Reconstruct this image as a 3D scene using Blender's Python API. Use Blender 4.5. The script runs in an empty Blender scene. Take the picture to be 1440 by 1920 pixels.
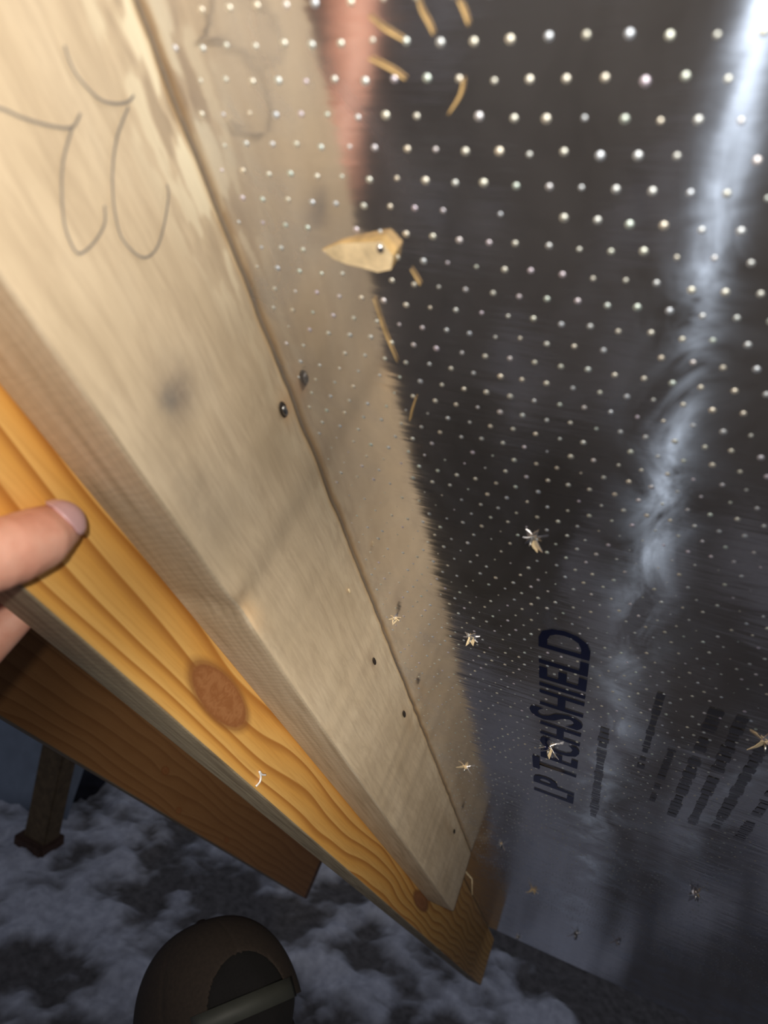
import bpy, bmesh, math, random
from mathutils import Vector, Matrix, noise

random.seed(7)
sc = bpy.context.scene
C = sc.collection

# ---------------------------------------------------------------- frame of the roof slope
# r = across the rafters (horizontal), d = down the slope, n = up into the deck
PITCH = math.radians(42.0)
CP, SP = math.cos(PITCH), math.sin(PITCH)
H = 2.30                                     # camera height above the ground
FOC = 1327.1                                 # focal length in pixels of a 1440 x 1920 frame
CX = Vector((0.90239563, 0.2195735, -0.37076894))     # r, d, n axes seen by the camera (x right, y down, z forward)
CD = Vector((0.17995228, 0.58978599, 0.78725451))
CN = Vector((0.39153455, -0.77713574, 0.49270755))
FRAME = Matrix.Translation((0, 0, H)) @ Matrix.Rotation(-PITCH, 4, 'X')


def W(r, d, n):
    return FRAME @ Vector((r, d, n))


DECK_N = 0.189                               # underside of the roof deck
A_R, B_R = -0.1722, -0.2165                  # right faces of the two sistered rafters
A_N, B_N = 0.1000, 0.0560                    # their lower edges
B_L = -0.2610                                # left face of the wide rafter
C_R, C_N = -0.660, 0.0465                    # next rafter


def ray(px, py):
    v = Vector(((px - 720) / FOC, (py - 960) / FOC, 1.0))
    return Vector((CX.dot(v), CD.dot(v), CN.dot(v)))


def on_r(px, py, r):
    q = ray(px, py)
    return q * (r / q.x)


def on_n(px, py, n):
    q = ray(px, py)
    return q * (n / q.z)


def project(p):                              # local point -> pixel and depth
    v = CX * p.x + CD * p.y + CN * p.z
    if v.z < 1e-3:
        return None
    return 720 + v.x / v.z * FOC, 960 + v.y / v.z * FOC, v.z


# ---------------------------------------------------------------- camera
cam_d = bpy.data.cameras.new('camera')
cam = bpy.data.objects.new('camera', cam_d)
C.objects.link(cam)
right = Vector((CX.x, CD.x, CN.x))
down = Vector((CX.y, CD.y, CN.y))
fwd = Vector((CX.z, CD.z, CN.z))
R3 = FRAME.to_3x3()
right, down, fwd = R3 @ right, R3 @ down, R3 @ fwd
m = Matrix((right, -down, -fwd)).transposed().to_4x4()
m.translation = (0, 0, H)
cam.matrix_world = m
cam_d.sensor_fit = 'VERTICAL'
cam_d.sensor_height = 36.0
cam_d.lens = FOC / 1920 * 36.0
cam_d.clip_start = 0.005
cam_d.dof.use_dof = True
cam_d.dof.focus_distance = 0.55
cam_d.dof.aperture_fstop = 9.0
sc.camera = cam

# ---------------------------------------------------------------- world, lights, exposure
world = bpy.data.worlds.new('dusk')
sc.world = world
world.use_nodes = True
wb = world.node_tree.nodes['Background']
wb.inputs[0].default_value = (0.72, 0.78, 1.0, 1)
wb.inputs[1].default_value = 0.12


def to_world_dir(v):
    return R3 @ v


fl = bpy.data.lights.new('phone_flash', 'POINT')
fl.energy = 2.8
fl.color = (1.0, 0.93, 0.82)
fl.shadow_soft_size = 0.004
flo = bpy.data.objects.new('phone_flash', fl)
C.objects.link(flo)
flo.location = Vector((0, 0, H)) + right * -0.012 + down * -0.014 + fwd * -0.004

hl = bpy.data.lights.new('fill_spot', 'SPOT')  # unseen fill light, added to brighten the middle and far rafters
hl.energy = 29.0
hl.color = (1.0, 0.92, 0.80)
hl.spot_size = math.radians(36)
hl.spot_blend = 1.0
hl.shadow_soft_size = 0.02
fill_o = bpy.data.objects.new('fill_spot', hl)
C.objects.link(fill_o)
fill_o.location = W(0.22, -0.25, -0.15)
aim = W(*(on_r(690, 1560, A_R)))
fill_o.rotation_euler = (aim - fill_o.location).to_track_quat('-Z', 'Y').to_euler()

vs = sc.view_settings
vs.view_transform = 'Standard'
vs.look = 'None'
vs.gamma = 1.0
vs.use_curve_mapping = False
vs.exposure = 0.0
sc.cycles.use_denoising = True
sc.cycles.sample_clamp_indirect = 4.0


# ---------------------------------------------------------------- helpers
def tag(o, label=None, cat=None, group=None, kind=None):
    if label: o['label'] = label
    if cat: o['category'] = cat
    if group: o['group'] = group
    if kind: o['kind'] = kind
    return o


def empty(name, matrix=None, loc=None):
    o = bpy.data.objects.new(name, None)
    o.empty_display_size = 0.05
    C.objects.link(o)
    if matrix is not None: o.matrix_world = matrix
    if loc is not None: o.location = loc
    return o


def link(name, me, mats, parent=None, smooth=False):
    o = bpy.data.objects.new(name, me)
    for mm in (mats if isinstance(mats, (list, tuple)) else [mats]):
        if mm is not None and len(me.materials) < 8:
            me.materials.append(mm)
    if smooth:
        me.polygons.foreach_set('use_smooth', [True] * len(me.polygons))
    C.objects.link(o)
    if parent: o.parent = parent
    return o


def obj(name, bm, mats, parent=None, smooth=False):
    me = bpy.data.meshes.new(name)
    bm.normal_update()
    bm.to_mesh(me)
    bm.free()
    return link(name, me, mats, parent, smooth)


def tube_bm(pts, rad, seg=8, bm=None, taper=None):
    """tube with closed ends through pts"""
    bm = bm or bmesh.new()
    pts = [Vector(p) for p in pts]
    rings = []
    up = Vector((0.31, 0.52, 0.79)).normalized()
    for i, p in enumerate(pts):
        t = (pts[min(i + 1, len(pts) - 1)] - pts[max(i - 1, 0)]).normalized()
        a = t.cross(up)
        if a.length < 1e-4: a = t.orthogonal()
        a.normalize()
        b = t.cross(a)
        k = rad if taper is None else rad * taper[i]
        rings.append([bm.verts.new(p + (a * math.cos(q) + b * math.sin(q)) * k)
                      for q in [2 * math.pi * j / seg for j in range(seg)]])
    for i in range(len(rings) - 1):
        for j in range(seg):
            bm.faces.new((rings[i][j], rings[i][(j + 1) % seg], rings[i + 1][(j + 1) % seg], rings[i + 1][j]))
    bm.faces.new(rings[0][::-1])
    bm.faces.new(rings[-1])
    return bm


def box_bm(lo, hi, bevel=0.0, bm=None):
    bm = bm or bmesh.new()
    lo, hi = Vector(lo), Vector(hi)
    c = (lo + hi) / 2
    s = hi - lo
    r = bmesh.ops.create_cube(bm, size=1.0, matrix=Matrix.Translation(c) @ Matrix.Diagonal((s.x, s.y, s.z, 1)))
    if bevel:
        es = list({e for v in r['verts'] for e in v.link_edges})
        bmesh.ops.bevel(bm, geom=es, offset=bevel, segments=2, affect='EDGES')
    return bm


# ---------------------------------------------------------------- node helpers
class NT:
    def __init__(self, name):
        self.mat = bpy.data.materials.new(name)
        self.mat.use_nodes = True
        self.t = self.mat.node_tree
        self.b = self.t.nodes['Principled BSDF']
        self.out = self.t.nodes['Material Output']

    def n(self, kind, **kw):
        nd = self.t.nodes.new(kind)
        for k, v in kw.items(): setattr(nd, k, v)
        return nd

    def l(self, a, b): self.t.links.new(a, b)

    def put(self, sock, v):
        if hasattr(v, 'is_linked') or hasattr(v, 'links'): self.l(v, sock)
        else: sock.default_value = v

    def math(self, op, a, b=None, clamp=False):
        nd = self.n('ShaderNodeMath', operation=op)
        nd.use_clamp = clamp
        self.put(nd.inputs[0], a)
        if b is not None: self.put(nd.inputs[1], b)
        return nd.outputs[0]

    def ramp(self, fac, stops):
        nd = self.n('ShaderNodeValToRGB')
        e = nd.color_ramp.elements
        while len(e) < len(stops): e.new(0.5)
        for el, (p, c) in zip(e, stops):
            el.position = p
            el.color = (*c, 1) if len(c) == 3 else c
        self.l(fac, nd.inputs[0])
        return nd.outputs[0]

    def mix(self, fac, a, b, mode='MIX'):
        nd = self.n('ShaderNodeMix', data_type='RGBA', blend_type=mode)
        self.put(nd.inputs[0], fac)
        for s, v in ((nd.inputs[6], a), (nd.inputs[7], b)):
            self.put(s, (*v, 1) if isinstance(v, tuple) and len(v) == 3 else v)
        return nd.outputs[2]

    def coords(self, scale=(1, 1, 1), which='Object', loc=(0, 0, 0)):
        tc = self.n('ShaderNodeTexCoord')
        mp = self.n('ShaderNodeMapping')
        mp.inputs['Scale'].default_value = scale
        mp.inputs['Location'].default_value = loc
        self.l(tc.outputs[which], mp.inputs[0])
        return mp.outputs[0]

    def noise(self, vec, scale, detail=4, rough=0.55, dist=0.0):
        nd = self.n('ShaderNodeTexNoise')
        nd.inputs['Scale'].default_value = scale
        nd.inputs['Detail'].default_value = detail
        nd.inputs['Roughness'].default_value = rough
        nd.inputs['Distortion'].default_value = dist
        self.l(vec, nd.inputs['Vector'])
        return nd.outputs[0]

    def xyz(self):
        tc = self.n('ShaderNodeTexCoord')
        s = self.n('ShaderNodeSeparateXYZ')
        self.l(tc.outputs['Object'], s.inputs[0])
        return s.outputs

    def bump(self, h, strength=0.3, dist=0.002, base=None):
        nd = self.n('ShaderNodeBump')
        nd.inputs['Strength'].default_value = strength
        nd.inputs['Distance'].default_value = dist
        self.l(h, nd.inputs['Height'])
        if base is not None: self.l(base, nd.inputs['Normal'])
        return nd.outputs[0]

    def blob(self, xyz, d0, n0, sd, sn):
        """1 at (d0, n0) falling off as a gaussian, in the object's own d / n axes"""
        a = self.math('POWER', self.math('ABSOLUTE', self.math('DIVIDE', self.math('SUBTRACT', xyz[1], d0), sd)), 2.0)
        b = self.math('POWER', self.math('ABSOLUTE', self.math('DIVIDE', self.math('SUBTRACT', xyz[2], n0), sn)), 2.0)
        return self.math('POWER', 2.718, self.math('MULTIPLY', self.math('ADD', a, b), -1.0))


def plain(name, col, rough=0.6, metal=0.0, noise_amt=0.15, scale=60):
    t = NT(name)
    v = t.coords()
    f = t.noise(v, scale)
    dark = tuple(c * (1 - noise_amt) for c in col)
    lite = tuple(min(1, c * (1 + noise_amt)) for c in col)
    t.l(t.ramp(f, [(0.3, dark), (0.7, lite)]), t.b.inputs['Base Color'])
    t.b.inputs['Roughness'].default_value = rough
    t.b.inputs['Metallic'].default_value = metal
    return t.mat


# ---------------------------------------------------------------- wood
def pale_wood():
    """the wide planed face of the short rafter: cream, mottled, faint grain"""
    t = NT('pale_wood')
    x = t.xyz()
    base = t.noise(t.coords((3, 1.2, 4)), 6, 4, 0.6)
    col = t.ramp(base, [(0.3, (0.56, 0.44, 0.29)), (0.55, (0.70, 0.565, 0.39)), (0.75, (0.76, 0.63, 0.45))])
    grain = t.noise(t.coords((60, 5, 60)), 4, 6, 0.65, 1.0)
    col = t.mix(t.ramp(grain, [(0.42, (0, 0, 0)), (0.72, (0.55,) * 3)]), col, (0.44, 0.33, 0.22))
    # wane of pale bark fibre along the edge that lies against the deck
    edge = t.math('SUBTRACT', 1.0, t.math('DIVIDE', t.math('SUBTRACT', DECK_N, x[2]), 0.030), True)
    edge = t.math('MULTIPLY', edge, t.math('ADD', t.math('DIVIDE', t.math('SUBTRACT', 0.17, x[1]), 0.08, True), 0.15, True))
    patch = t.noise(t.coords((110, 40, 150)), 1.0, 2, 0.5)
    col = t.mix(t.math('MULTIPLY', edge, t.ramp(patch, [(0.50, (0, 0, 0)), (0.55, (1,) * 3)])), col, (1.0, 0.90, 0.66))
    col = t.mix(t.math('MULTIPLY', edge, t.ramp(patch, [(0.38, (0.8,) * 3), (0.46, (0, 0, 0))])), col, (0.36, 0.27, 0.19))
    seam = t.math('SUBTRACT', 1.0, t.math('DIVIDE', t.math('SUBTRACT', DECK_N, x[2]), 0.0050), True)
    col = t.mix(t.math('MULTIPLY', seam, 0.85), col, (0.60, 0.36, 0.12))
    # grey stains and a small knot that broke at the edge
    for px, py, sd, sn, c, k in ((335, 735, 0.012, 0.010, (0.30, 0.24, 0.19), 0.85), (320, 750, 0.004, 0.004, (0.16, 0.16, 0.16), 0.8),
                                 (372, 925, 0.03, 0.012, (0.40, 0.32, 0.23), 0.55),
                                 (455, 1120, 0.006, 0.006, (0.20, 0.15, 0.11), 0.7), (470, 1150, 0.016, 0.007, (0.86, 0.60, 0.34), 0.8),
                                 (540, 765, 0.009, 0.005, (0.60, 0.35, 0.16), 0.7), (700, 1240, 0.02, 0.004, (0.40, 0.28, 0.18), 0.6),
                                 (765, 1345, 0.04, 0.005, (0.45, 0.31, 0.18), 0.6), (845, 1560, 0.08, 0.006, (0.44, 0.31, 0.18), 0.6)):
        p = on_r(px, py, A_R)
        g = t.blob(x, p.y, p.z, sd, sn)
        col = t.mix(t.math('MULTIPLY', t.math('MULTIPLY', g, t.ramp(t.noise(t.coords(), 120, 3), [(0.3, (0.5,) * 3), (0.6, (1,) * 3)])), k), col, c)
    t.l(col, t.b.inputs['Base Color'])
    t.b.inputs['Roughness'].default_value = 0.62
    h = t.noise(t.coords((70, 14, 70)), 3, 5, 0.6, 0.6)
    t.l(t.bump(h, 0.35, 0.0012), t.b.inputs['Normal'])
    return t.mat


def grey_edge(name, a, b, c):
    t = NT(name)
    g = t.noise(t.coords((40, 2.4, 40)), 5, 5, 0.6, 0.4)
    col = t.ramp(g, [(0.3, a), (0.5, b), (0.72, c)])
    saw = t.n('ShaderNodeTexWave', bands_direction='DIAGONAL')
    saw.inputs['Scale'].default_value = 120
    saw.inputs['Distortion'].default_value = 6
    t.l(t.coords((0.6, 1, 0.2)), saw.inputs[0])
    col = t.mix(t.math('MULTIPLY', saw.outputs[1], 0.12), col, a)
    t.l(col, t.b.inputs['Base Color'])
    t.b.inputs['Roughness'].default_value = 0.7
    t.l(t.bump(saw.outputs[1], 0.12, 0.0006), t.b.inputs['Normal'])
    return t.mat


def grained(name, base, mid, line, knots, freq=150.0, plane_n0=0.06, line_amt=1.0):
    """flat-sawn face: growth rings follow n, bend round the knots, cathedral arches"""
    t = NT(name)
    x = t.xyz()
    wob = t.math('MULTIPLY', t.math('SUBTRACT', t.noise(t.coords((4, 1.6, 8)), 2.4, 1, 0.4), 0.5), 0.030)
    f = t.math('ADD', x[2], wob)
    kmask = None
    for (d0, n0, sd, sn, push) in knots:
        g = t.blob(x, d0, n0, sd * 2.6, sn * 2.4)
        f = t.math('ADD', f, t.math('MULTIPLY', g, push))
    # growth rings get wider away from the lower edge
    s = t.math('POWER', t.math('MAXIMUM', t.math('SUBTRACT', f, plane_n0 - 0.05), 0.0001), 0.62)
    ring = t.math('FRACT', t.math('MULTIPLY', s, freq))
    ringc = t.ramp(ring, [(0.0, base), (0.6, mid), (0.88, line), (0.94, line), (1.0, base)])
    broad = t.noise(t.coords((4, 2.2, 10)), 4, 3, 0.5)
    col = t.mix(line_amt, t.mix(t.ramp(broad, [(0.35, (0, 0, 0)), (0.7, (1, 1, 1))]), base, mid), ringc)
    fine = t.noise(t.coords((140, 4, 140)), 5, 5, 0.6)
    col = t.mix(t.ramp(fine, [(0.45, (0, 0, 0)), (0.8, (0.4,) * 3)]), col, line)
    for (d0, n0, sd, sn, push) in knots:
        g = t.blob(x, d0, n0, sd, sn)
        core = t.ramp(g, [(0.30, (0, 0, 0)), (0.42, (1, 1, 1))])
        kr = t.math('FRACT', t.math('ADD', t.math('MULTIPLY', g, 2.0), t.math('MULTIPLY', t.noise(t.coords(), 110, 4, 0.6, 1.5), 2.2)))
        kc = t.ramp(kr, [(0.0, (0.33, 0.125, 0.04)), (0.5, (0.42, 0.185, 0.07)), (1.0, (0.33, 0.125, 0.04))])
        rim = t.ramp(g, [(0.2, (0, 0, 0)), (0.33, (1, 1, 1)), (0.5, (0, 0, 0))])
        col = t.mix(core, col, kc)
        col = t.mix(t.math('MULTIPLY', rim, 0.6), col, (0.26, 0.10, 0.03))
    t.l(col, t.b.inputs['Base Color'])
    t.b.inputs['Roughness'].default_value = 0.5
    t.l(t.bump(ring, 0.08, 0.0006), t.b.inputs['Normal'])
    return t.mat


kp = on_r(415, 1308, B_R)
kp2 = on_r(790, 1690, B_R)
M = {}
M['pale'] = pale_wood()
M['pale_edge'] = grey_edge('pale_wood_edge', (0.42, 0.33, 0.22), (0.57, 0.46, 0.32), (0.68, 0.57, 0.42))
M['honey'] = grained('honey_pine', (0.86, 0.51, 0.155), (0.78, 0.40, 0.09), (0.50, 0.21, 0.04),
                     [(kp.y, kp.z, 0.042, 0.0115, 0.013), (kp2.y, kp2.z, 0.07, 0.01, 0.008)], 50.0, B_N)
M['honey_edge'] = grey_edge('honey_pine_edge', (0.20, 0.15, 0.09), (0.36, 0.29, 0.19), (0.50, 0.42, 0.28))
ck = [on_r(310, 1445, C_R), on_r(425, 1575, C_R), on_r(335, 1520, C_R)]
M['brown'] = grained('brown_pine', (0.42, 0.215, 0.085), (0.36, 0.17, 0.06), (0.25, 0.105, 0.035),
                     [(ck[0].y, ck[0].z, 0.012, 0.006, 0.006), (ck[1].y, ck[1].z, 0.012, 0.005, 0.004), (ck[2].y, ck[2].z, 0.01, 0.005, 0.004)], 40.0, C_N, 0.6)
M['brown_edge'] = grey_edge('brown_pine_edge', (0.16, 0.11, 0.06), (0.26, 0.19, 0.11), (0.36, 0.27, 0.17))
M['end'] = plain('end_grain', (0.50, 0.38, 0.24), 0.75, 0, 0.3, 90)


# ---------------------------------------------------------------- foil
def foil():
    t = NT('radiant_foil')
    wr = t.noise(t.coords((16, 190, 1)), 1.0, 4, 0.6, 0.4)           # fine wrinkles running across
    wr2 = t.noise(t.coords((9, 34, 1)), 1.0, 3, 0.5, 0.8)
    wrk = t.math('ADD', t.math('MULTIPLY', wr, 0.3), t.math('MULTIPLY', wr2, 1.0))
    n1 = t.bump(wrk, 0.085, 0.004)
    tang = t.n('ShaderNodeCombineXYZ')
    tang.inputs[0].default_value = 1.0
    vt = t.n('ShaderNodeVectorTransform', vector_type='VECTOR', convert_from='OBJECT', convert_to='WORLD')
    t.l(tang.outputs[0], vt.inputs[0])
    p = t.b
    p.inputs['Metallic'].default_value = 1.0
    p.inputs['Base Color'].default_value = (0.84, 0.81, 0.80, 1)
    p.inputs['Roughness'].default_value = 0.10
    t.l(n1, p.inputs['Normal'])
    an = t.n('ShaderNodeBsdfAnisotropic')
    an.inputs['Color'].default_value = (0.60, 0.74, 1.0, 1)
    an.inputs['Roughness'].default_value = 0.31
    an.inputs['Anisotropy'].default_value = ANISO
    t.l(vt.outputs[0], an.inputs['Tangent'])
    t.l(n1, an.inputs['Normal'])
    blot = t.noise(t.coords((26, 16, 1)), 1.0, 5, 0.62, 0.8)
    big = t.ramp(t.noise(t.coords((7, 5, 1)), 1.0, 3, 0.6, 0.5), [(0.36, (0.30,) * 3), (0.60, (1,) * 3)])
    fac = t.ramp(blot, [(0.38, (0.01,) * 3), (0.52, (0.10,) * 3), (0.70, (0.29,) * 3)])
    df = t.n('ShaderNodeBsdfDiffuse')
    df.inputs['Color'].default_value = (0.42, 0.385, 0.37, 1)
    dm = t.n('ShaderNodeMixShader')
    t.l(t.ramp(blot, [(0.3, (0.07,) * 3), (0.75, (0.14,) * 3)]), dm.inputs[0])
    t.l(p.outputs[0], dm.inputs[1])
    t.l(df.outputs[0], dm.inputs[2])
    ms = t.n('ShaderNodeMixShader')
    t.l(t.math('MULTIPLY', fac, big), ms.inputs[0])
    t.l(dm.outputs[0], ms.inputs[1])
    t.l(an.outputs[0], ms.inputs[2])
    t.l(ms.outputs[0], t.out.inputs[0])
    return t.mat


ANISO = 0.82
M['foil'] = foil()


def glint(name, island):
    t = NT(name)
    if island:
        g = t.n('ShaderNodeNewGeometry').outputs['Random Per Island']
    else:
        g = t.n('ShaderNodeObjectInfo').outputs['Random']
    c = t.ramp(g, [(0.0, (0.80, 0.88, 1.0)), (0.35, (0.92, 0.96, 0.92)), (0.55, (1.0, 0.95, 0.84)), (0.75, (0.84, 0.98, 0.95)), (0.9, (0.90, 0.84, 1.0)), (1.0, (1, 1, 1))])
    t.l(c, t.b.inputs['Base Color'])
    t.b.inputs['Metallic'].default_value = 1.0
    t.b.inputs['Roughness'].default_value = 0.55
    return t.mat


M['glint'] = glint('burr_foil', False)
M['glint_field'] = glint('burr_foil_field', True)
M['ink'] = plain('navy_ink', (0.035, 0.045, 0.13), 0.22, 0.85, 0.1)
M['ink_faint'] = plain('grey_ink', (0.55, 0.53, 0.53), 0.2, 1.0, 0.1)
M['osb'] = plain('osb_strand', (0.62, 0.42, 0.18), 0.7, 0, 0.35, 120)
M['osb_pale'] = plain('torn_wood', (0.80, 0.64, 0.40), 0.7, 0, 0.25, 160)
M['foil_scrap'] = plain('crumpled_foil', (0.88, 0.88, 0.9), 0.25, 1.0, 0.05)

# ---------------------------------------------------------------- ground
def ground_height(x, y):
    v = Vector((x, y, 0))
    m_ = noise.fractal(v * 3.6 + Vector((3.1, 1.7, 0.4)), 0.8, 2.1, 6)
    thr = -0.46
    # bare strip by the drip line, and snow thinned near the camera, added so the upper foil reflects dark
    if x > -0.6:
        k = (y - (2.88 - 1.35 * max(0, x + 0.1))) / 0.3
        thr += 1.2 * min(1, max(0, k)) * min(1, max(0, (x + 0.6) / 0.3))
    if y < 0.9 and abs(x) < 1.6:
        thr += 0.55 * min(1, (0.9 - y) / 0.5)
    s = min(1.0, max(0.0, (m_ - thr) / 0.75))
    s = s * s * (3 - 2 * s)
    h = 0.055 * s * (0.55 + 0.45 * noise.fractal(v * 9, 1.0, 2.0, 3)) + 0.03 * noise.fractal(v * 5.5, 1.0, 2.0, 3)
    return h, s


def axis(a, b, fine0, fine1, step):
    out = []
    v = a
    while v < b:
        out.append(v)
        if fine0 <= v <= fine1: v += step
        else: v += max(step, 0.16 * min(abs(v - fine0), abs(v - fine1)) + step)
    out.append(b)
    return out


gx = axis(-14, 12, -3.2, 1.2, 0.024)
gy = axis(-6, 30, 0.5, 4.2, 0.024)
verts, mask = [], []
for yy in gy:
    for xx in gx:
        hh, s_ = ground_height(xx, yy)
        verts.append((xx, yy, hh))
        mask.append(s_)
nx = len(gx)
faces = [(j * nx + i, j * nx + i + 1, (j + 1) * nx + i + 1, (j + 1) * nx + i) for j in range(len(gy) - 1) for i in range(nx - 1)]
gm = bpy.data.meshes.new('floor')
gm.from_pydata(verts, [], faces)
at_ = gm.attributes.new('snow', 'FLOAT', 'POINT')
at_.data.foreach_set('value', mask)


def ground_mat():
    t = NT('snowy_ground')
    a = t.n('ShaderNodeAttribute')
    a.attribute_name = 'snow'
    s = a.outputs['Fac']
    fine = t.noise(t.coords(), 14, 6, 0.65)
    f = t.math('ADD', s, t.math('MULTIPLY', t.math('SUBTRACT', fine, 0.5), 0.7))
    soil = t.ramp(t.noise(t.coords(), 30, 5), [(0.3, (0.10, 0.09, 0.08)), (0.7, (0.22, 0.20, 0.185))])
    snow = t.ramp(t.noise(t.coords(), 24, 5), [(0.3, (0.58, 0.58, 0.62)), (0.7, (0.90, 0.90, 0.93))])
    col = t.mix(t.ramp(f, [(0.10, (0, 0, 0)), (1.05, (1, 1, 1))]), soil, snow)
    t.l(col, t.b.inputs['Base Color'])
    t.b.inputs['Roughness'].default_value = 0.85
    t.l(t.bump(fine, 0.6, 0.02), t.b.inputs['Normal'])
    return t.mat


ground = link('floor', gm, ground_mat(), None, True)
tag(ground, kind='structure')


# ---------------------------------------------------------------- rafters
def board_mesh(name, r0, r1, n0, n1, d0, d1, ease=0.003, step=0.02, bend=None, mats=None, parent=None):
    """a length of lumber with eased edges; material 0 on the wide faces, 1 on the edges, 2 on the cut ends"""
    prof = []
    for cx, cy, a0 in ((r1 - ease, n0 + ease, -90), (r1 - ease, n1 - ease, 0), (r0 + ease, n1 - ease, 90), (r0 + ease, n0 + ease, 180)):
        for k in range(5):
            a = math.radians(a0 + 22.5 * k)
            prof.append((cx + ease * math.cos(a), cy + ease * math.sin(a)))
    bm = bmesh.new()
    nseg = max(2, int((d1 - d0) / step))
    rings = []
    for i in range(nseg + 1):
        d = d0 + (d1 - d0) * i / nseg
        ring = []
        for (r, n) in prof:
            if bend: r, n = bend(r, n, d)
            ring.append(bm.verts.new((r, d, n)))
        rings.append(ring)
    np_ = len(prof)
    for i in range(nseg):
        for j in range(np_):
            f = bm.faces.new((rings[i][j], rings[i + 1][j], rings[i + 1][(j + 1) % np_], rings[i][(j + 1) % np_]))
            nr = abs(0.5 * (prof[j][0] + prof[(j + 1) % np_][0]) - (r0 + r1) / 2)
            wide = nr > (r1 - r0) / 2 - ease * 0.45
            f.material_index = 0 if wide else 1
    for rg, fl_ in ((rings[0], False), (rings[-1], True)):
        f = bm.faces.new(rg if fl_ else rg[::-1])
        f.material_index = 2
    bmesh.ops.recalc_face_normals(bm, faces=bm.faces[:])
    o = obj(name, bm, mats, parent, True)
    wn = o.modifiers.new('wn', 'WEIGHTED_NORMAL')
    wn.keep_sharp = False
    wn.weight = 100
    return o


def rafter(name, label, d_base):
    root = empty(name, FRAME)
    tag(root, label, 'rafter', 'rafters under the roof panel')
    return root


chip = on_r(465, 1145, A_R)


def bend_a(r, n, d):
    if r > A_R - 0.02 and n > DECK_N - 0.012:                       # ragged wane against the deck
        k = noise.fractal(Vector((d * 40, 3.3, 0)), 1, 2, 4)
        w_ = 1.0 - min(1.0, max(0.0, (DECK_N - 0.0035 - n) / 0.008))
        r -= w_ * (0.0013 + 0.0005 * k + 0.0007 * noise.fractal(Vector((d * 60, 9.3, 0)), 1, 2, 3))
    if r > A_R - 0.012 and n < A_N + 0.012:                         # broken knot on the lower arris
        g = math.exp(-((d - chip.y) / 0.012) ** 2)
        r -= 0.0022 * g
        n += 0.0024 * g
        r -= 0.0006 * noise.fractal(Vector((d * 25, 1.3, 4)), 1, 2, 3)
    return r, n


RA = rafter('rafter', 'short pale cream rafter with pencil loops, nailed tight against the foil panel', 0)
board_mesh('board', B_R, A_R, A_N, DECK_N - 0.0002, -0.32, 1.238, 0.0032, 0.006, bend_a, [M['pale'], M['pale_edge'], M['end']], RA)
RB = rafter('rafter', 'long honey yellow rafter with a large oval knot, gripped by the hand', 0)
board_mesh('board', B_L, B_R - 0.0002, B_N, DECK_N - 0.0002, -0.32, 2.60, 0.0032, 0.03, None, [M['honey'], M['honey_edge'], M['end']], RB)
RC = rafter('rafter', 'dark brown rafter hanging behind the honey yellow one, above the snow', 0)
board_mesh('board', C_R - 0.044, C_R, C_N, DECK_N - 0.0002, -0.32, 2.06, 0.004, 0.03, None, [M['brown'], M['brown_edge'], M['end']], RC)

# pencil loops on the short rafter
M['pencil'] = plain('pencil_lead', (0.27, 0.24, 0.21), 0.5, 0.0, 0.1)


def smooth_path(pts, sub=6):
    out = []
    for i in range(len(pts) - 1):
        p0, p1, p2, p3 = pts[max(i - 1, 0)], pts[i], pts[i + 1], pts[min(i + 2, len(pts) - 1)]
        for k in range(sub):
            t = k / sub
            out.append(0.5 * ((2 * p1) + (p2 - p0) * t + (2 * p0 - 5 * p1 + 4 * p2 - p3) * t * t + (3 * p1 - p0 - 3 * p2 + p3) * t ** 3))
    out.append(pts[-1])
    return out


def ribbon(pts, w, off):
    bm = bmesh.new()
    pr = []
    for i, p in enumerate(pts):
        t = (pts[min(i + 1, len(pts) - 1)] - pts[max(i - 1, 0)]).normalized()
        s = t.cross(off.normalized()) * w / 2
        a = bm.verts.new(p + s + off)
        b = bm.verts.new(p - s + off)
        if pr: bm.faces.new((pr[0], a, b, pr[1]))
        pr = (a, b)
    bmesh.ops.recalc_face_normals(bm, faces=bm.faces[:])
    return bm


for st in ([(-60, 190), (0, 203), (45, 222), (100, 237), (135, 238), (150, 212)],
           [(120, 85), (132, 120), (150, 150), (185, 185), (215, 194), (240, 190), (250, 178)],
           [(135, 238), (118, 300), (115, 360), (120, 420), (135, 462), (150, 475), (175, 455), (195, 420), (195, 385)],
           [(240, 200), (218, 260), (210, 330), (215, 400), (230, 450), (265, 482), (290, 470), (305, 430), (315, 370), (312, 345)]):
    pts = smooth_path([on_r(a, b, A_R) for a, b in st])
    obj('pencil_stroke', ribbon(pts, 0.0008, Vector((0.00015, 0, 0))), M['pencil'], RA)

M['steel'] = plain('nail_steel', (0.62, 0.62, 0.60), 0.3, 1.0, 0.1)
M['hole'] = plain('nail_hole_pitch', (0.035, 0.025, 0.018), 0.5, 0.0, 0.2)
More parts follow.
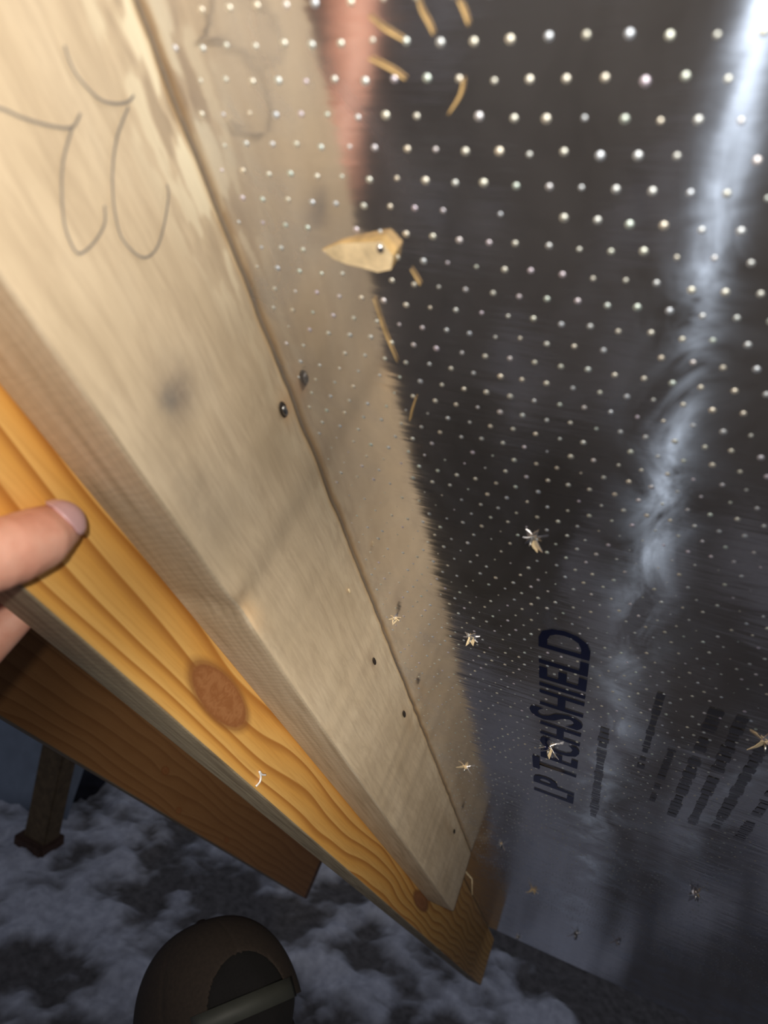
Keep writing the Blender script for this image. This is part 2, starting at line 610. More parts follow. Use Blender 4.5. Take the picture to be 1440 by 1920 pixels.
# a nail driven into the short rafter and the dark holes of others
p = on_r(531, 768, A_R)
bm = bmesh.new()
bmesh.ops.create_uvsphere(bm, u_segments=16, v_segments=8, radius=1.0, matrix=Matrix.Translation((A_R, p.y, p.z)) @ Matrix.Diagonal((0.0008, 0.0048, 0.0026, 1)))
obj('nail_recess', bm, M['hole'], RA, True)
bm = bmesh.new()
bmesh.ops.create_uvsphere(bm, u_segments=16, v_segments=8, radius=1.0, matrix=Matrix.Translation((A_R + 0.0006, p.y + 0.0006, p.z)) @ Matrix.Diagonal((0.0012, 0.0030, 0.0016, 1)))
tag(obj('nail_head', bm, M['steel'], RA, True), 'shiny bent nail head')
for px, py, k in ((702, 1240, 1.0), (758, 1339, 1.2), (852, 1559, 1.5), (655, 1108, 0.5)):
    p = on_r(px, py, A_R)
    bm = bmesh.new()
    bmesh.ops.create_uvsphere(bm, u_segments=12, v_segments=6, radius=1.0, matrix=Matrix.Translation((A_R, p.y, p.z)) @ Matrix.Diagonal((0.0007, 0.0055 * k, 0.0017 * k, 1)))
    obj('nail_hole', bm, M['hole'] if py != 1108 else M['osb_pale'], RA, True)
# splinter left standing at the cut end
e0 = Vector((A_R - 0.004, 1.236, DECK_N - 0.028))
obj('splinter', tube_bm([e0, e0 + Vector((0.012, 0.03, -0.004)), e0 + Vector((0.016, 0.06, -0.022))], 0.0016, 5, None, [1, 0.8, 0.3]), M['osb_pale'], RA)

# ---------------------------------------------------------------- roof panel
PANEL = empty('roof_panel', FRAME)
tag(PANEL, 'foil faced roof panel with perforations and navy print, filling the right side', 'panel')
D_END = 2.30
bm = box_bm((-1.6, -0.62, DECK_N + 0.0004), (1.4, D_END, DECK_N + 0.0118))
obj('osb_board', bm, M['osb'], PANEL)
# the foil facing: a fine sheet with shallow buckles
bm = bmesh.new()
rs = [-1.6, -1.2, -0.9, -0.7, -0.5, -0.35, -0.25] + [-0.20 + 0.012 * i for i in range(60)] + [0.6, 0.8, 1.0, 1.2, 1.4]
ds = [-0.62, -0.45, -0.3, -0.2, -0.12] + [-0.08 + 0.012 * i for i in range(100)] + [1.14 + 0.04 * i for i in range(29)] + [D_END]
grid = []
for d in ds:
    row = []
    for r in rs:
        k = max(0.0, min(1.0, (r + 0.171) / 0.05))
        dn = 0.00022 * k * noise.fractal(Vector((r * 9, d * 15, 1.0)), 1, 2, 3)
        row.append(bm.verts.new((r, d, DECK_N + dn)))
    grid.append(row)
for j in range(len(ds) - 1):
    for i in range(len(rs) - 1):
        bm.faces.new((grid[j][i], grid[j + 1][i], grid[j + 1][i + 1], grid[j][i + 1]))
for f in bm.faces:
    f.normal_update()
    if f.normal.z > 0: f.normal_flip()
foil_o = obj('foil_facing', bm, M['foil'], PANEL, True)

# punched burrs: staggered grid, 9.5 mm apart
SR, SD = 0.05768 * 0.164, 0.05816 * 0.164
R0_, D0_ = -0.0339, 0.0741


def burr(bm, c, rad, hgt, tilt):
    rings = []
    for (k, z) in ((1.0, -0.0001), (0.72, 0.55), (0.38, 0.88)):
        rings.append([bm.verts.new(c + Vector((rad * k * math.cos(a) + tilt[0] * hgt * z, rad * k * math.sin(a) + tilt[1] * hgt * z, -hgt * z)))
                      for a in [2 * math.pi * j / 8 for j in range(8)]])
    top = bm.verts.new(c + Vector((tilt[0] * hgt, tilt[1] * hgt, -hgt)))
    for i in range(2):
        for j in range(8):
            bm.faces.new((rings[i][j], rings[i + 1][j], rings[i + 1][(j + 1) % 8], rings[i][(j + 1) % 8]))
    for j in range(8):
        bm.faces.new((rings[2][j], top, rings[2][(j + 1) % 8]))


dots = []
for i in range(-16, 170):
    for j in range(-20, 60):
        r = R0_ + (j - (0.5 if i % 2 else 0.0)) * SR
        d = D0_ + i * SD
        if r < A_R + 0.004 or r > 0.42 or d > 1.5: continue
        if random.random() < 0.04 + min(0.45, max(0, d - 0.25) * 0.9): continue
        r += random.gauss(0, 0.00032)
        d += random.gauss(0, 0.00032)
        q = project(Vector((r, d, DECK_N)))
        vis = q is not None and -10 < q[0] < 1450 and -10 < q[1] < 1930
        big = (CN.dot(Vector(((q[0] - 720) / FOC, (q[1] - 960) / FOC, 1))) / q[2] ** 2) if vis else 0.0
        dots.append((big, r, d))
dots.sort(reverse=True)
protos = []
for k in range(6):
    bm = bmesh.new()
    burr(bm, Vector((0, 0, 0)), 0.00105, 0.00045, (random.uniform(-.3, .3), random.uniform(-.3, .3)))
    bmesh.ops.recalc_face_normals(bm, faces=bm.faces[:])
    me = bpy.data.meshes.new('foil_burr')
    bm.to_mesh(me)
    bm.free()
    me.materials.append(M['glint'])
    me.polygons.foreach_set('use_smooth', [True] * len(me.polygons))
    protos.append(me)
for big, r, d in dots[:300]:
    o = bpy.data.objects.new('foil_burr', random.choice(protos))
    C.objects.link(o)
    o.parent = PANEL
    o.location = (r, d, DECK_N)
    s_ = random.choice((0.75, 0.9, 1.0, 1.0, 1.1, 1.2))
    o.scale = (s_, s_, s_)
    o.rotation_euler = (0, 0, random.uniform(0, 6.28))
bm = bmesh.new()
for big, r, d in dots[300:]:
    s_ = random.choice((0.5, 0.75, 0.9, 1.0, 1.1))
    burr(bm, Vector((r, d, DECK_N)), 0.00105 * s_, 0.00045 * s_, (random.uniform(-.3, .3), random.uniform(-.3, .3)))
tag(obj('foil_burrs', bm, M['glint_field'], PANEL, True), kind='stuff')

# printed lettering on the foil
def lettering(text, px, py, size, mat, length=None):
    p = on_n(px, py, DECK_N)
    cu = bpy.data.curves.new('lettering', 'FONT')
    cu.body = text
    cu.size = size
    cu.offset = size * 0.014
    cu.space_character = 1.05
    cu.resolution_u = 3
    cu.small_caps_scale = 0.80
    for ch in cu.body_format:
        ch.use_small_caps = True
    tmp = bpy.data.objects.new('tmp', cu)
    C.objects.link(tmp)
    bpy.context.view_layer.update()
    me = bpy.data.meshes.new_from_object(tmp.evaluated_get(bpy.context.evaluated_depsgraph_get()))
    bpy.data.objects.remove(tmp)
    xs = [v.co.x for v in me.vertices]
    k = (length / (max(xs) - min(xs))) if length else 1.0
    for v in me.vertices:
        x, y = v.co.x * k, v.co.y
        v.co = (p.x - y, p.y - x, DECK_N - 0.0006)
    me.materials.clear()
    me.name = 'lettering'
    return link('lettering', me, mat, PANEL)


a_ = on_n(1073, 1508, DECK_N)
b_ = on_n(1095, 1197, DECK_N)
tag(lettering('LP TechShield', 1073, 1508, 0.054, M['ink'], a_.y - b_.y), 'navy lettering')
# the fainter lines of small print: too small to read, only broken bars of ink are seen
for (x0, y0, x1, y1, wd) in ((1112, 1530, 1133, 1372, 0.012), (1222, 1502, 1262, 1400, 0.008), (1258, 1530, 1340, 1340, 0.012), (1296, 1545, 1390, 1350, 0.012),
                             (1336, 1560, 1430, 1400, 0.012), (1384, 1575, 1460, 1470, 0.012), (1200, 1440, 1240, 1300, 0.008)):
    p0, p1 = on_n(x0, y0, DECK_N), on_n(x1, y1, DECK_N)
    bm = bmesh.new()
    d = p0.y
    L_ = p0.y - p1.y
    while d > p1.y:
        w_ = random.choice((0.004, 0.006, 0.009, 0.012))
        r = p0.x + (p1.x - p0.x) * (p0.y - d) / L_
        if random.random() < 0.85:
            hh = wd * random.uniform(0.22, 0.36)
            bmesh.ops.create_grid(bm, x_segments=1, y_segments=1, size=0.5,
                                  matrix=Matrix.Translation((r, d - w_ / 2, DECK_N - 0.0006)) @ Matrix.Diagonal((hh * 2, w_ * 0.72, 1, 1)))
        d -= w_
    obj('print_line', bm, M['ink_faint'], PANEL)


# nail tips that burst the foil: torn petals of foil and splintered wood
def foil_tear(px, py, size, wood=0.5, seed=1):
    rnd = random.Random(seed)
    p = on_n(px, py, DECK_N)
    t = empty('foil_tear', None)
    t.parent = PANEL
    t.location = p
    nb = rnd.randint(4, 6)
    for k in range(nb):
        a = 2 * math.pi * k / nb + rnd.uniform(-0.4, 0.4)
        L = size * rnd.uniform(0.55, 1.15)
        ux = Vector((math.cos(a), math.sin(a), 0))
        uy = Vector((-math.sin(a), math.cos(a), 0))
        lift = rnd.uniform(0.25, 0.9) * L
        w = L * rnd.uniform(0.25, 0.42)
        bm = bmesh.new()
        th = Vector((0, 0, 0.0005))
        base = [ux * (0.1 * L) + uy * w, ux * (0.1 * L) - uy * w]
        mid = [ux * (0.55 * L) + uy * w * 0.6 - Vector((0, 0, lift * 0.65)), ux * (0.55 * L) - uy * w * 0.6 - Vector((0, 0, lift * 0.55))]
        tip = ux * L - Vector((0, 0, lift))
        lo = [bm.verts.new(v) for v in base + mid + [tip]]
        up = [bm.verts.new(v + th) for v in base + mid + [tip]]
        for q in ((0, 1, 3, 2), (2, 3, 4)):
            bm.faces.new([lo[i] for i in q])
            bm.faces.new([up[i] for i in reversed(q)])
        for i, j in ((0, 2), (2, 4), (4, 3), (3, 1), (1, 0)):
            bm.faces.new((lo[i], lo[j], up[j], up[i]))
        bmesh.ops.recalc_face_normals(bm, faces=bm.faces[:])
        obj('petal', bm, M['osb_pale'] if rnd.random() < wood else M['foil_scrap'], t)
    bm = bmesh.new()
    bmesh.ops.create_cone(bm, cap_ends=True, segments=8, radius1=size * 0.16, radius2=size * 0.03, depth=size * 0.8,
                          matrix=Matrix.Translation((0, 0, -size * 0.3)) @ Matrix.Rotation(math.pi, 4, 'X'))
    obj('nail_tip', bm, M['steel'], t, True)
    return t


for i, (px, py, s_, w_) in enumerate(((998, 1010, 0.0065, 0.45), (884, 1196, 0.0060, 0.6), (1030, 1402, 0.0090, 0.4), (873, 1438, 0.0085, 0.35),
                                      (741, 1160, 0.0045, 0.8), (1437, 1392, 0.0090, 0.7), (1306, 1674, 0.012, 0.6), (1080, 1750, 0.018, 0.1),
                                      (1000, 1668, 0.010, 0.6), (940, 1582, 0.008, 0.3), (1158, 1765, 0.012, 0.1), (972, 1757, 0.014, 0.1))):
    foil_tear(px, py, s_, w_, 11 + i)

# big lifted strand of the board where the foil is ripped
outline = [(605, 467), (640, 452), (690, 445), (724, 440), (746, 466), (742, 492), (716, 499), (690, 494), (655, 490), (628, 482)]
bm = bmesh.new()
lo, up = [], []
for k, (a, b) in enumerate(outline):
    q = on_n(a, b, DECK_N)
    lf = 0.0035 * min(1, max(0, (a - 610) / 120)) + 0.0006
    lo.append(bm.verts.new((q.x, q.y, DECK_N - lf)))
    up.append(bm.verts.new((q.x, q.y, DECK_N + 0.0002)))
f1 = bm.faces.new(lo)
bm.faces.new(up[::-1])
for i in range(len(lo)):
    j = (i + 1) % len(lo)
    f = bm.faces.new((lo[i], lo[j], up[j], up[i]))
    f.material_index = 1
bmesh.ops.recalc_face_normals(bm, faces=bm.faces[:])
tag(obj('lifted_strand', bm, [M['osb_pale'], M['osb']], PANEL), 'pale torn wood strand')
q = on_n(722, 452, DECK_N)
bm = bmesh.new()
bmesh.ops.create_uvsphere(bm, u_segments=10, v_segments=6, radius=1, matrix=Matrix.Translation((q.x, q.y, DECK_N - 0.0042)) @ Matrix.Diagonal((0.0016, 0.002, 0.0012, 1)))
obj('foil_curl', bm, M['foil_scrap'], PANEL, True)
# thin wood fibres lying over the foil
for st in ([(783, 0), (790, 22), (803, 45), (812, 66)], [(858, 0), (868, 20), (878, 48)], [(690, 30), (720, 55), (757, 77)], [(690, 110), (730, 130), (760, 150)],
           [(770, 505), (782, 525), (788, 535)], [(780, 745), (772, 770), (768, 790)], [(700, 560), (720, 620), (745, 680)], [(868, 150), (862, 180), (840, 215)]):
    pts = smooth_path([on_n(a, b, DECK_N - 0.0008) for a, b in st], 4)
    obj('wood_fibre', tube_bm(pts, 0.00042, 6, None, [0.4 + 0.6 * math.sin(math.pi * (q_ + 0.5) / len(pts)) for q_ in range(len(pts))]), M['osb'], PANEL, True)

# ---------------------------------------------------------------- hand and arm
def capsules(chains, voxel, name, mat, parent=None, smooth=6):
    """chains of (point, radius) joined by tapered capsules, fused into one continuous skin"""
    bm = bmesh.new()
    def ball(c, r):
        bmesh.ops.create_icosphere(bm, subdivisions=2, radius=r, matrix=Matrix.Translation(c))
    for ch in chains:
        for i, (pt, r) in enumerate(ch):
            pt = Vector(pt)
            ball(pt, r)
            if i:
                p0, r0 = Vector(ch[i - 1][0]), ch[i - 1][1]
                ln = (pt - p0).length
                k = max(2, int(ln / (min(r, r0) * 0.45)))
                for q in range(1, k):
                    f = q / k
                    ball(p0.lerp(pt, f), r0 + (r - r0) * f)
    me = bpy.data.meshes.new(name + '_tmp')
    bm.to_mesh(me)
    bm.free()
    tmp = bpy.data.objects.new('tmp', me)
    C.objects.link(tmp)
    rm = tmp.modifiers.new('r', 'REMESH')
    rm.mode = 'VOXEL'
    rm.voxel_size = voxel
    sm = tmp.modifiers.new('s', 'SMOOTH')
    sm.factor = 0.5
    sm.iterations = smooth
    bpy.context.view_layer.update()
    res = bpy.data.meshes.new_from_object(tmp.evaluated_get(bpy.context.evaluated_depsgraph_get()))
    bpy.data.objects.remove(tmp)
    res.name = name
    return link(name, res, mat, parent, True)


def skin_mat():
    t = NT('skin')
    f = t.noise(t.coords(), 55, 4, 0.6)
    col = t.ramp(f, [(0.3, (0.60, 0.27, 0.19)), (0.5, (0.70, 0.36, 0.265)), (0.7, (0.75, 0.43, 0.33))])
    t.l(col, t.b.inputs['Base Color'])
    t.b.inputs['Roughness'].default_value = 0.48
    t.b.inputs['Subsurface Weight'].default_value = 0.12
    t.b.inputs['Subsurface Radius'].default_value = (0.004, 0.0015, 0.0008)
    t.b.inputs['Subsurface Scale'].default_value = 1.0
    cr = t.noise(t.coords(), 700, 3, 0.6)
    t.l(t.bump(cr, 0.12, 0.0004), t.b.inputs['Normal'])
    return t.mat


M['skin'] = skin_mat()
M['nail'] = plain('finger_nail', (0.64, 0.40, 0.42), 0.3, 0.0, 0.06)
M['nail'].node_tree.nodes['Principled BSDF'].inputs['Coat Weight'].default_value = 0.3

HAND = empty('person', FRAME)
tag(HAND, 'left hand of a person gripping the honey yellow rafter, thumb nail toward us', 'person')
tt = on_r(104, 990, B_R + 0.0098)
ip = on_r(20, 1032, B_R + 0.0135)
mid = ip.lerp(tt, 0.5) + Vector((0.0012, 0, 0))
mcp = Vector((-0.206, 0.150, 0.022))
wrist = Vector((-0.245, 0.075, -0.085))
hand_chains = [
    [(wrist, 0.026), (Vector((-0.222, 0.118, -0.032)), 0.021), (mcp, 0.0155), (ip.lerp(mcp, 0.45), 0.0128), (ip, 0.0128), (mid, 0.0122), (tt, 0.0098)],
    # index, middle, ring and little finger on the far face
    [(wrist, 0.025), (Vector((-0.262, 0.250, -0.034)), 0.0150), (Vector((-0.2760, 0.2585, 0.022)), 0.0122), (Vector((-0.2735, 0.263, 0.054)), 0.0100), (Vector((-0.2705, 0.265, 0.078)), 0.0080)],
    [(wrist, 0.025), (Vector((-0.274, 0.196, -0.010)), 0.0125), (Vector((-0.280, 0.232, 0.042)), 0.0098), (Vector((-0.274, 0.246, 0.070)), 0.0088), (Vector((-0.2705, 0.252, 0.092)), 0.0078)],
    [(wrist, 0.024), (Vector((-0.284, 0.172, -0.014)), 0.0120), (Vector((-0.283, 0.204, 0.038)), 0.0094), (Vector((-0.275, 0.216, 0.064)), 0.0084), (Vector((-0.2700, 0.221, 0.084)), 0.0075)],
    [(wrist, 0.023), (Vector((-0.290, 0.148, -0.018)), 0.0110), (Vector((-0.284, 0.174, 0.024)), 0.0084), (Vector((-0.275, 0.186, 0.046)), 0.0075), (Vector((-0.2695, 0.192, 0.064)), 0.0068)],
    [(Vector((-0.222, 0.118, -0.032)), 0.019), (Vector((-0.262, 0.235, -0.034)), 0.016), (Vector((-0.290, 0.145, -0.024)), 0.012), (Vector((-0.250, 0.130, -0.035)), 0.022)],
    [(wrist, 0.026), (Vector((-0.262, 0.02, -0.16)), 0.029), (Vector((-0.285, -0.07, -0.27)), 0.036)],
]
body_hand = capsules(hand_chains, 0.0016, 'hand', M['skin'], HAND, 8)
# thumb nail: a curved plate bedded on the back of the tip
ax = (tt - mid).normalized()
toward = (-tt).normalized()
toward = (toward - ax * toward.dot(ax)).normalized()
side = ax.cross(toward)
toward = (toward * math.cos(0.25) + side * math.sin(0.25) * (1 if project(tt + side * 0.01)[1] < project(tt)[1] else -1)).normalized()
side = ax.cross(toward)
bm = bmesh.new()
NU, NV = 12, 12
gridv = []
for i in range(NU + 1):
    u = i / NU
    row = []
    for j in range(NV + 1):
        v = j / NV * 2 - 1
        wv = 0.97 * math.sqrt(max(0.0, 1 - (abs(u - 0.5) * 2) ** 3.2 * 0.75))
        ang = v * wv * 1.02
        axial = -0.0055 + 0.0165 * u - 0.0035 * (v * v) * (1 if u > 0.5 else -0.4) * (abs(u - 0.5) * 2)
        rr = 0.0106 - 0.0009 * u * u * 1.6
        if axial > 0.0:
            rr = math.sqrt(max(0.000001, rr * rr - axial * axial * 0.55))
        row.append(bm.verts.new(tt + ax * axial + (toward * math.cos(ang) + side * math.sin(ang)) * rr))
    gridv.append(row)
for i in range(NU):
    for j in range(NV):
        bm.faces.new((gridv[i][j], gridv[i + 1][j], gridv[i + 1][j + 1], gridv[i][j + 1]))
bmesh.ops.recalc_face_normals(bm, faces=bm.faces[:])
nl = obj('thumb_nail', bm, M['nail'], HAND, True)
sol = nl.modifiers.new('t', 'SOLIDIFY')
sol.thickness = 0.0007
sol.offset = 0.0
M['sleeve'] = plain('sleeve_cloth', (0.05, 0.05, 0.06), 0.9, 0, 0.3, 200)
bm = tube_bm([Vector((-0.259, 0.030, -0.148)), Vector((-0.266, 0.006, -0.178)), Vector((-0.285, -0.07, -0.27)), Vector((-0.33, -0.20, -0.42))], 0.047, 20, None, [0.84, 0.95, 1.0, 1.1])
obj('sleeve', bm, M['sleeve'], HAND, True)

# ---------------------------------------------------------------- the person below in a cap
PX, PY, PZ = -0.365, 0.655, 1.525            # centre of the head
FACE = math.radians(150)                     # azimuth of the face, away and to the left
TILT = math.radians(50)                      # nods forward
GH = ground_height(PX, PY)[0]
fdir = Vector((math.cos(FACE), math.sin(FACE), 0))
rdir = Vector((fdir.y, -fdir.x, 0))
PERS = empty('person', Matrix.Translation((PX, PY, GH)) @ Matrix(((rdir.x, fdir.x, 0, 0), (rdir.y, fdir.y, 0, 0), (0, 0, 1, 0), (0, 0, 0, 1))))
tag(PERS, 'person below in a brown cap and black jacket, seen from above and behind', 'person')
hz = PZ - GH                                 # head centre above the feet
M['face'] = M['skin']
chains = [
    [((0, 0.0, hz + 0.02), 0.088), ((0, 0.012, hz - 0.045), 0.070), ((0, 0.045, hz - 0.085), 0.045)],
    [((0, 0.088, hz - 0.01), 0.012), ((0, 0.108, hz - 0.035), 0.013)],                     # nose
    [((0, 0.088, hz - 0.072), 0.012), ((0.015, 0.084, hz - 0.070), 0.008)], [((0, 0.088, hz - 0.072), 0.012), ((-0.015, 0.084, hz - 0.070), 0.008)],
    [((0.083, 0.0, hz - 0.005), 0.014), ((0.088, -0.006, hz - 0.035), 0.010)], [((-0.083, 0.0, hz - 0.005), 0.014), ((-0.088, -0.006, hz - 0.035), 0.010)],
    [((0, 0.0, hz - 0.06), 0.058), ((0, -0.02, hz - 0.16), 0.056), ((0, -0.03, hz - 0.26), 0.085)],
    [((0, -0.03, hz - 0.26), 0.09), ((0, -0.02, hz - 0.42), 0.115), ((0, 0, hz - 0.62), 0.105)],
    [((0, 0, hz - 0.62), 0.10), ((0.09, 0, hz - 0.72), 0.085), ((0.10, 0.02, hz - 1.08), 0.058), ((0.11, -0.02, 0.10), 0.042), ((0.115, 0.09, 0.045), 0.036)],
    [((0, 0, hz - 0.62), 0.10), ((-0.09, 0, hz - 0.72), 0.085), ((-0.10, 0.02, hz - 1.08), 0.058), ((-0.11, -0.02, 0.10), 0.042), ((-0.115, 0.09, 0.045), 0.036)],
]
arm_c = []
for s in (1, -1):
    arm = [((0.05 * s, -0.03, hz - 0.25), 0.075), ((0.185 * s, -0.03, hz - 0.27), 0.060), ((0.235 * s, -0.02, hz - 0.55), 0.045), ((0.20 * s, 0.18, hz - 0.66), 0.036), ((0.19 * s, 0.24, hz - 0.66), 0.030)]
    arm_c.append(arm)
    chains.append(arm)
    for k in range(4):
        bx_ = (0.165 + 0.017 * k) * s
        chains.append([((0.19 * s, 0.245, hz - 0.66), 0.026), ((bx_, 0.30, hz - 0.66), 0.0095), ((bx_, 0.33, hz - 0.675), 0.0085), ((bx_, 0.345 - 0.006 * abs(k - 1.5), hz - 0.70), 0.0075)])
    chains.append([((0.175 * s, 0.25, hz - 0.65), 0.018), ((0.145 * s, 0.285, hz - 0.645), 0.011), ((0.142 * s, 0.315, hz - 0.65), 0.009)])
capsules(chains, 0.007, 'body', M['skin'], PERS, 4)
M['jacket'] = plain('black_jacket', (0.012, 0.012, 0.014), 0.85, 0, 0.3, 60)
M['trousers'] = plain('dark_trousers', (0.03, 0.032, 0.042), 0.9, 0, 0.3, 60)
jk = [[((0, -0.03, hz - 0.17), 0.078), ((0, -0.03, hz - 0.26), 0.115), ((0, -0.02, hz - 0.42), 0.140), ((0, 0, hz - 0.64), 0.135), ((0, 0, hz - 0.76), 0.140)],
      [((0.10, -0.03, hz - 0.30), 0.09), ((0.08, -0.02, hz - 0.45), 0.12), ((0.06, 0, hz - 0.74), 0.12)],
      [((-0.10, -0.03, hz - 0.30), 0.09), ((-0.08, -0.02, hz - 0.45), 0.12), ((-0.06, 0, hz - 0.74), 0.12)],
      [((-0.05, -0.085, hz - 0.145), 0.035), ((0, -0.105, hz - 0.145), 0.038), ((0.05, -0.085, hz - 0.145), 0.035)]]
for arm in arm_c:
    jk.append([(p_, r_ + 0.018) for p_, r_ in arm[:4]])
capsules(jk, 0.010, 'jacket', M['jacket'], PERS, 4)
tr = []
for s in (1, -1):
    tr.append([((0, 0, hz - 0.70), 0.125), ((0.09 * s, 0, hz - 0.76), 0.105), ((0.10 * s, 0.02, hz - 1.08), 0.078), ((0.11 * s, -0.02, 0.12), 0.062)])
capsules(tr, 0.010, 'trousers', M['trousers'], PERS, 4)
M['boot'] = plain('boot_leather', (0.05, 0.032, 0.02), 0.6, 0, 0.3, 80)
for s in (1, -1):
    capsules([[((0.11 * s, -0.025, 0.15), 0.058), ((0.11 * s, -0.025, 0.052), 0.052), ((0.115 * s, 0.10, 0.042), 0.046), ((0.115 * s, 0.15, 0.038), 0.040)]], 0.007, 'boot', M['boot'], PERS, 3)

# head gear: its own tilted frame, carried by the person's head
capE = empty('cap')
capE.parent = PERS
capE.location = (0, 0.0, hz + 0.012)
capE.rotation_euler = (-TILT, 0, 0)
M['cap'] = plain('brown_cap_cloth', (0.030, 0.020, 0.014), 0.9, 0, 0.2, 260)
M['strap'] = plain('grey_green_strap', (0.050, 0.052, 0.043), 0.6, 0, 0.1)
M['hair'] = plain('black_hair', (0.006, 0.005, 0.005), 0.95, 0, 0.3, 400)
RX, RY, RZ = 0.096, 0.106, 0.112
nu, nv = 256, 72
bm = bmesh.new()
rows_ = []
for i in range(nv + 1):
    el = (math.pi / 2) * i / nv
    row = []
    for j in range(nu):
        az = 2 * math.pi * j / nu                      # az = 0 at the back (-y)
        el = (math.pi / 2) * i / nv
        sa = az - 2 * math.pi if az > math.pi else az
        q_ = math.hypot(sa / 0.54, (i / nv) / 0.36)
        if 0.93 < q_ < 1.07:
            az, el = sa / q_, el / q_
        sx, sy = math.sin(az), -math.cos(az)
        e = max(0.0, math.cos(el)) ** 0.82
        seam = 1.0 - 0.012 * max(0.0, 1 - abs(((az / (math.pi / 3)) + 0.5) % 1 - 0.5) * 18)
        row.append(bm.verts.new((RX * e * sx * seam, RY * e * sy * seam, -0.012 + RZ * math.sin(el) ** 0.95 if el > 0 else -0.012)))
    rows_.append(row)
for i in range(nv):
    for j in range(nu):
        k = (j + 1) % nu
        az = (j + 0.5) * 2 * math.pi / nu
        if az > math.pi: az -= 2 * math.pi
        zz = (i + 0.5) / nv
        if (az / 0.54) ** 2 + (zz / 0.36) ** 2 < 1.0: continue       # arched opening at the back
        if i == nv - 1:
            bm.faces.new((rows_[i][j], rows_[i][k], rows_[i + 1][0])) if False else bm.faces.new((rows_[i][j], rows_[i][k], rows_[i + 1][k], rows_[i + 1][j]))
        else:
            bm.faces.new((rows_[i][j], rows_[i][k], rows_[i + 1][k], rows_[i + 1][j]))
bmesh.ops.remove_doubles(bm, verts=bm.verts[:], dist=0.00004)
bmesh.ops.recalc_face_normals(bm, faces=bm.faces[:])
cr = obj('crown', bm, M['cap'], capE, True)
so = cr.modifiers.new('t', 'SOLIDIFY')
so.thickness = 0.0022
so.offset = 1.0
bm = bmesh.new()
bmesh.ops.create_uvsphere(bm, u_segments=12, v_segments=6, radius=1, matrix=Matrix.Translation((0, 0, RZ - 0.0105)) @ Matrix.Diagonal((0.007, 0.007, 0.004, 1)))
obj('button', bm, M['cap'], capE, True)
# strap across the opening
bm = bmesh.new()
pr = None
for k in range(17):
    az = -0.70 + 1.40 * k / 16
    v0 = Vector((RX * 1.015 * math.sin(az), -RY * 1.015 * math.cos(az), -0.014))
    a = bm.verts.new(v0)
    b = bm.verts.new(v0 + Vector((0, 0, 0.021)))
    if pr: bm.faces.new((pr[0], a, b, pr[1]))
    pr = (a, b)
bmesh.ops.recalc_face_normals(bm, faces=bm.faces[:])
st = obj('strap', bm, M['strap'], capE, True)
so = st.modifiers.new('t', 'SOLIDIFY')
so.thickness = 0.002
so.offset = 0.0
# visor in front
bm = bmesh.new()
g0 = []
for i in range(7):
    u = i / 6
    row = []
    for j in range(21):
        v = j / 20 * 2 - 1
        a = v * 1.15
        base = Vector((RX * math.sin(a), RY * math.cos(a), -0.011))
        outw = Vector((RX * 0.86 * math.sin(a * 0.95), RY + 0.066 * math.cos(v * 1.45), -0.020 - 0.018 * v * v))
        row.append(bm.verts.new(base.lerp(outw, u)))
    g0.append(row)
for i in range(6):
    for j in range(20):
        bm.faces.new((g0[i][j], g0[i][j + 1], g0[i + 1][j + 1], g0[i + 1][j]))
bmesh.ops.recalc_face_normals(bm, faces=bm.faces[:])
vi = obj('visor', bm, M['cap'], capE, True)
so = vi.modifiers.new('t', 'SOLIDIFY')
so.thickness = 0.003
# hair on the back and sides of the head
capsules([[((0, -0.012, hz + 0.03), 0.087), ((0, -0.025, hz - 0.03), 0.080), ((0, -0.04, hz - 0.085), 0.060)],
          [((0.06, -0.03, hz - 0.02), 0.034), ((0.045, -0.045, hz - 0.07), 0.036)], [((-0.06, -0.03, hz - 0.02), 0.034), ((-0.045, -0.045, hz - 0.07), 0.036)]],
         0.006, 'hair', M['hair'], PERS, 4)

# ---------------------------------------------------------------- things on the snow at the far left
def on_ground(px, py, z=0.0):
    q = ray(px, py)
    w_ = R3 @ q
    k = (z - H) / w_.z
    return Vector((0, 0, H)) + w_ * k


pb = on_ground(72, 1592)
M['post'] = plain('wet_post_wood', (0.16, 0.105, 0.05), 0.8, 0, 0.3, 30)
post = empty('post', None, Vector((pb.x, pb.y, ground_height(pb.x, pb.y)[0] - 0.03)))
tag(post, 'brown wooden post standing in the snow at far left', 'post')
bm = box_bm((-0.065, -0.045, 0), (0.065, 0.045, 1.75), 0.006)
bmesh.ops.subdivide_edges(bm, edges=[e for e in bm.edges if abs(e.verts[0].co.z - e.verts[1].co.z) > 1], cuts=6)
for v in bm.verts:
    v.co.x += 0.12 * v.co.z + 0.004 * noise.noise(v.co * 6)
obj('shaft', bm, M['post'], post)
bm = box_bm((-0.09, -0.07, -0.02), (0.09, 0.07, 0.10), 0.012)
obj('foot_block', bm, M['trousers'] if False else plain('dark_foot_wood', (0.09, 0.045, 0.025), 0.8, 0, 0.3, 40), post)

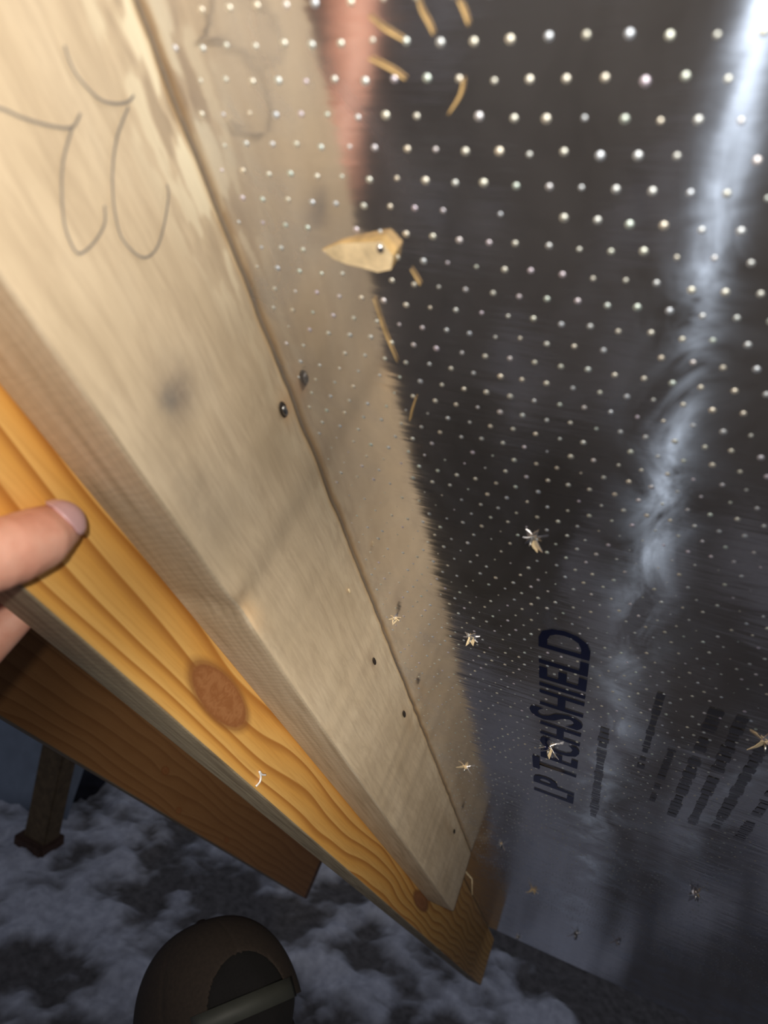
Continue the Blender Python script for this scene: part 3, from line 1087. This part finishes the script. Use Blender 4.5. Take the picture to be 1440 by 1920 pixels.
bb = on_ground(20, 1560)
M['tarp'] = plain('blue_grey_plastic', (0.33, 0.38, 0.44), 0.5, 0, 0.12, 12)
sheet = empty('plastic_sheet', None, Vector((bb.x, bb.y + 0.15, ground_height(bb.x, bb.y + 0.15)[0] - 0.02)))
tag(sheet, 'blue grey plastic sheet propped upright beside the wooden post', 'sheet')
bm = bmesh.new()
g0 = []
for i in range(25):
    row = []
    for j in range(13):
        x_, z_ = -1.3 + 1.44 * i / 24, 1.35 * j / 12
        row.append(bm.verts.new((x_ + 0.12 * z_, 0.05 * math.sin(x_ * 5 + z_ * 1.5) + 0.02 * noise.noise(Vector((x_ * 4, z_ * 4, 0))) + 0.1 * z_, z_)))
    g0.append(row)
for i in range(24):
    for j in range(12):
        bm.faces.new((g0[i][j], g0[i + 1][j], g0[i + 1][j + 1], g0[i][j + 1]))
o = obj('sheet_surface', bm, M['tarp'], sheet, True)
so = o.modifiers.new('t', 'SOLIDIFY')
so.thickness = 0.008

rb = on_ground(152, 1478)
M['rag'] = plain('dark_cloth', (0.012, 0.012, 0.018), 0.9, 0, 0.3, 40)
bm = bmesh.new()
bmesh.ops.create_icosphere(bm, subdivisions=4, radius=1.0)
for v in bm.verts:
    k = 1 + 0.35 * noise.fractal(v.co * 1.8, 1, 2, 4)
    v.co = Vector((v.co.x * 0.11 * k, v.co.y * 0.13 * k, max(-0.2, v.co.z) * 0.09 * k))
o = obj('cloth_heap', bm, M['rag'], None, True)
o.location = (rb.x, rb.y, ground_height(rb.x, rb.y)[0] + 0.012)
tag(o, 'small dark heap of cloth on the snow right of the post', 'cloth')

# white thread caught on the honey yellow rafter
M['thread'] = plain('white_thread', (0.85, 0.85, 0.85), 0.7, 0, 0.05)
pts = smooth_path([on_r(a, b, B_R + 0.0008) for a, b in ((480, 1474), (487, 1466), (489, 1456), (486, 1446), (491, 1452), (498, 1453))], 5)
o = obj('thread', tube_bm(pts, 0.0007, 6), M['thread'], None, True)
o.matrix_world = FRAME
tag(o, 'scrap of white thread stuck on the honey yellow rafter below its knot', 'thread')
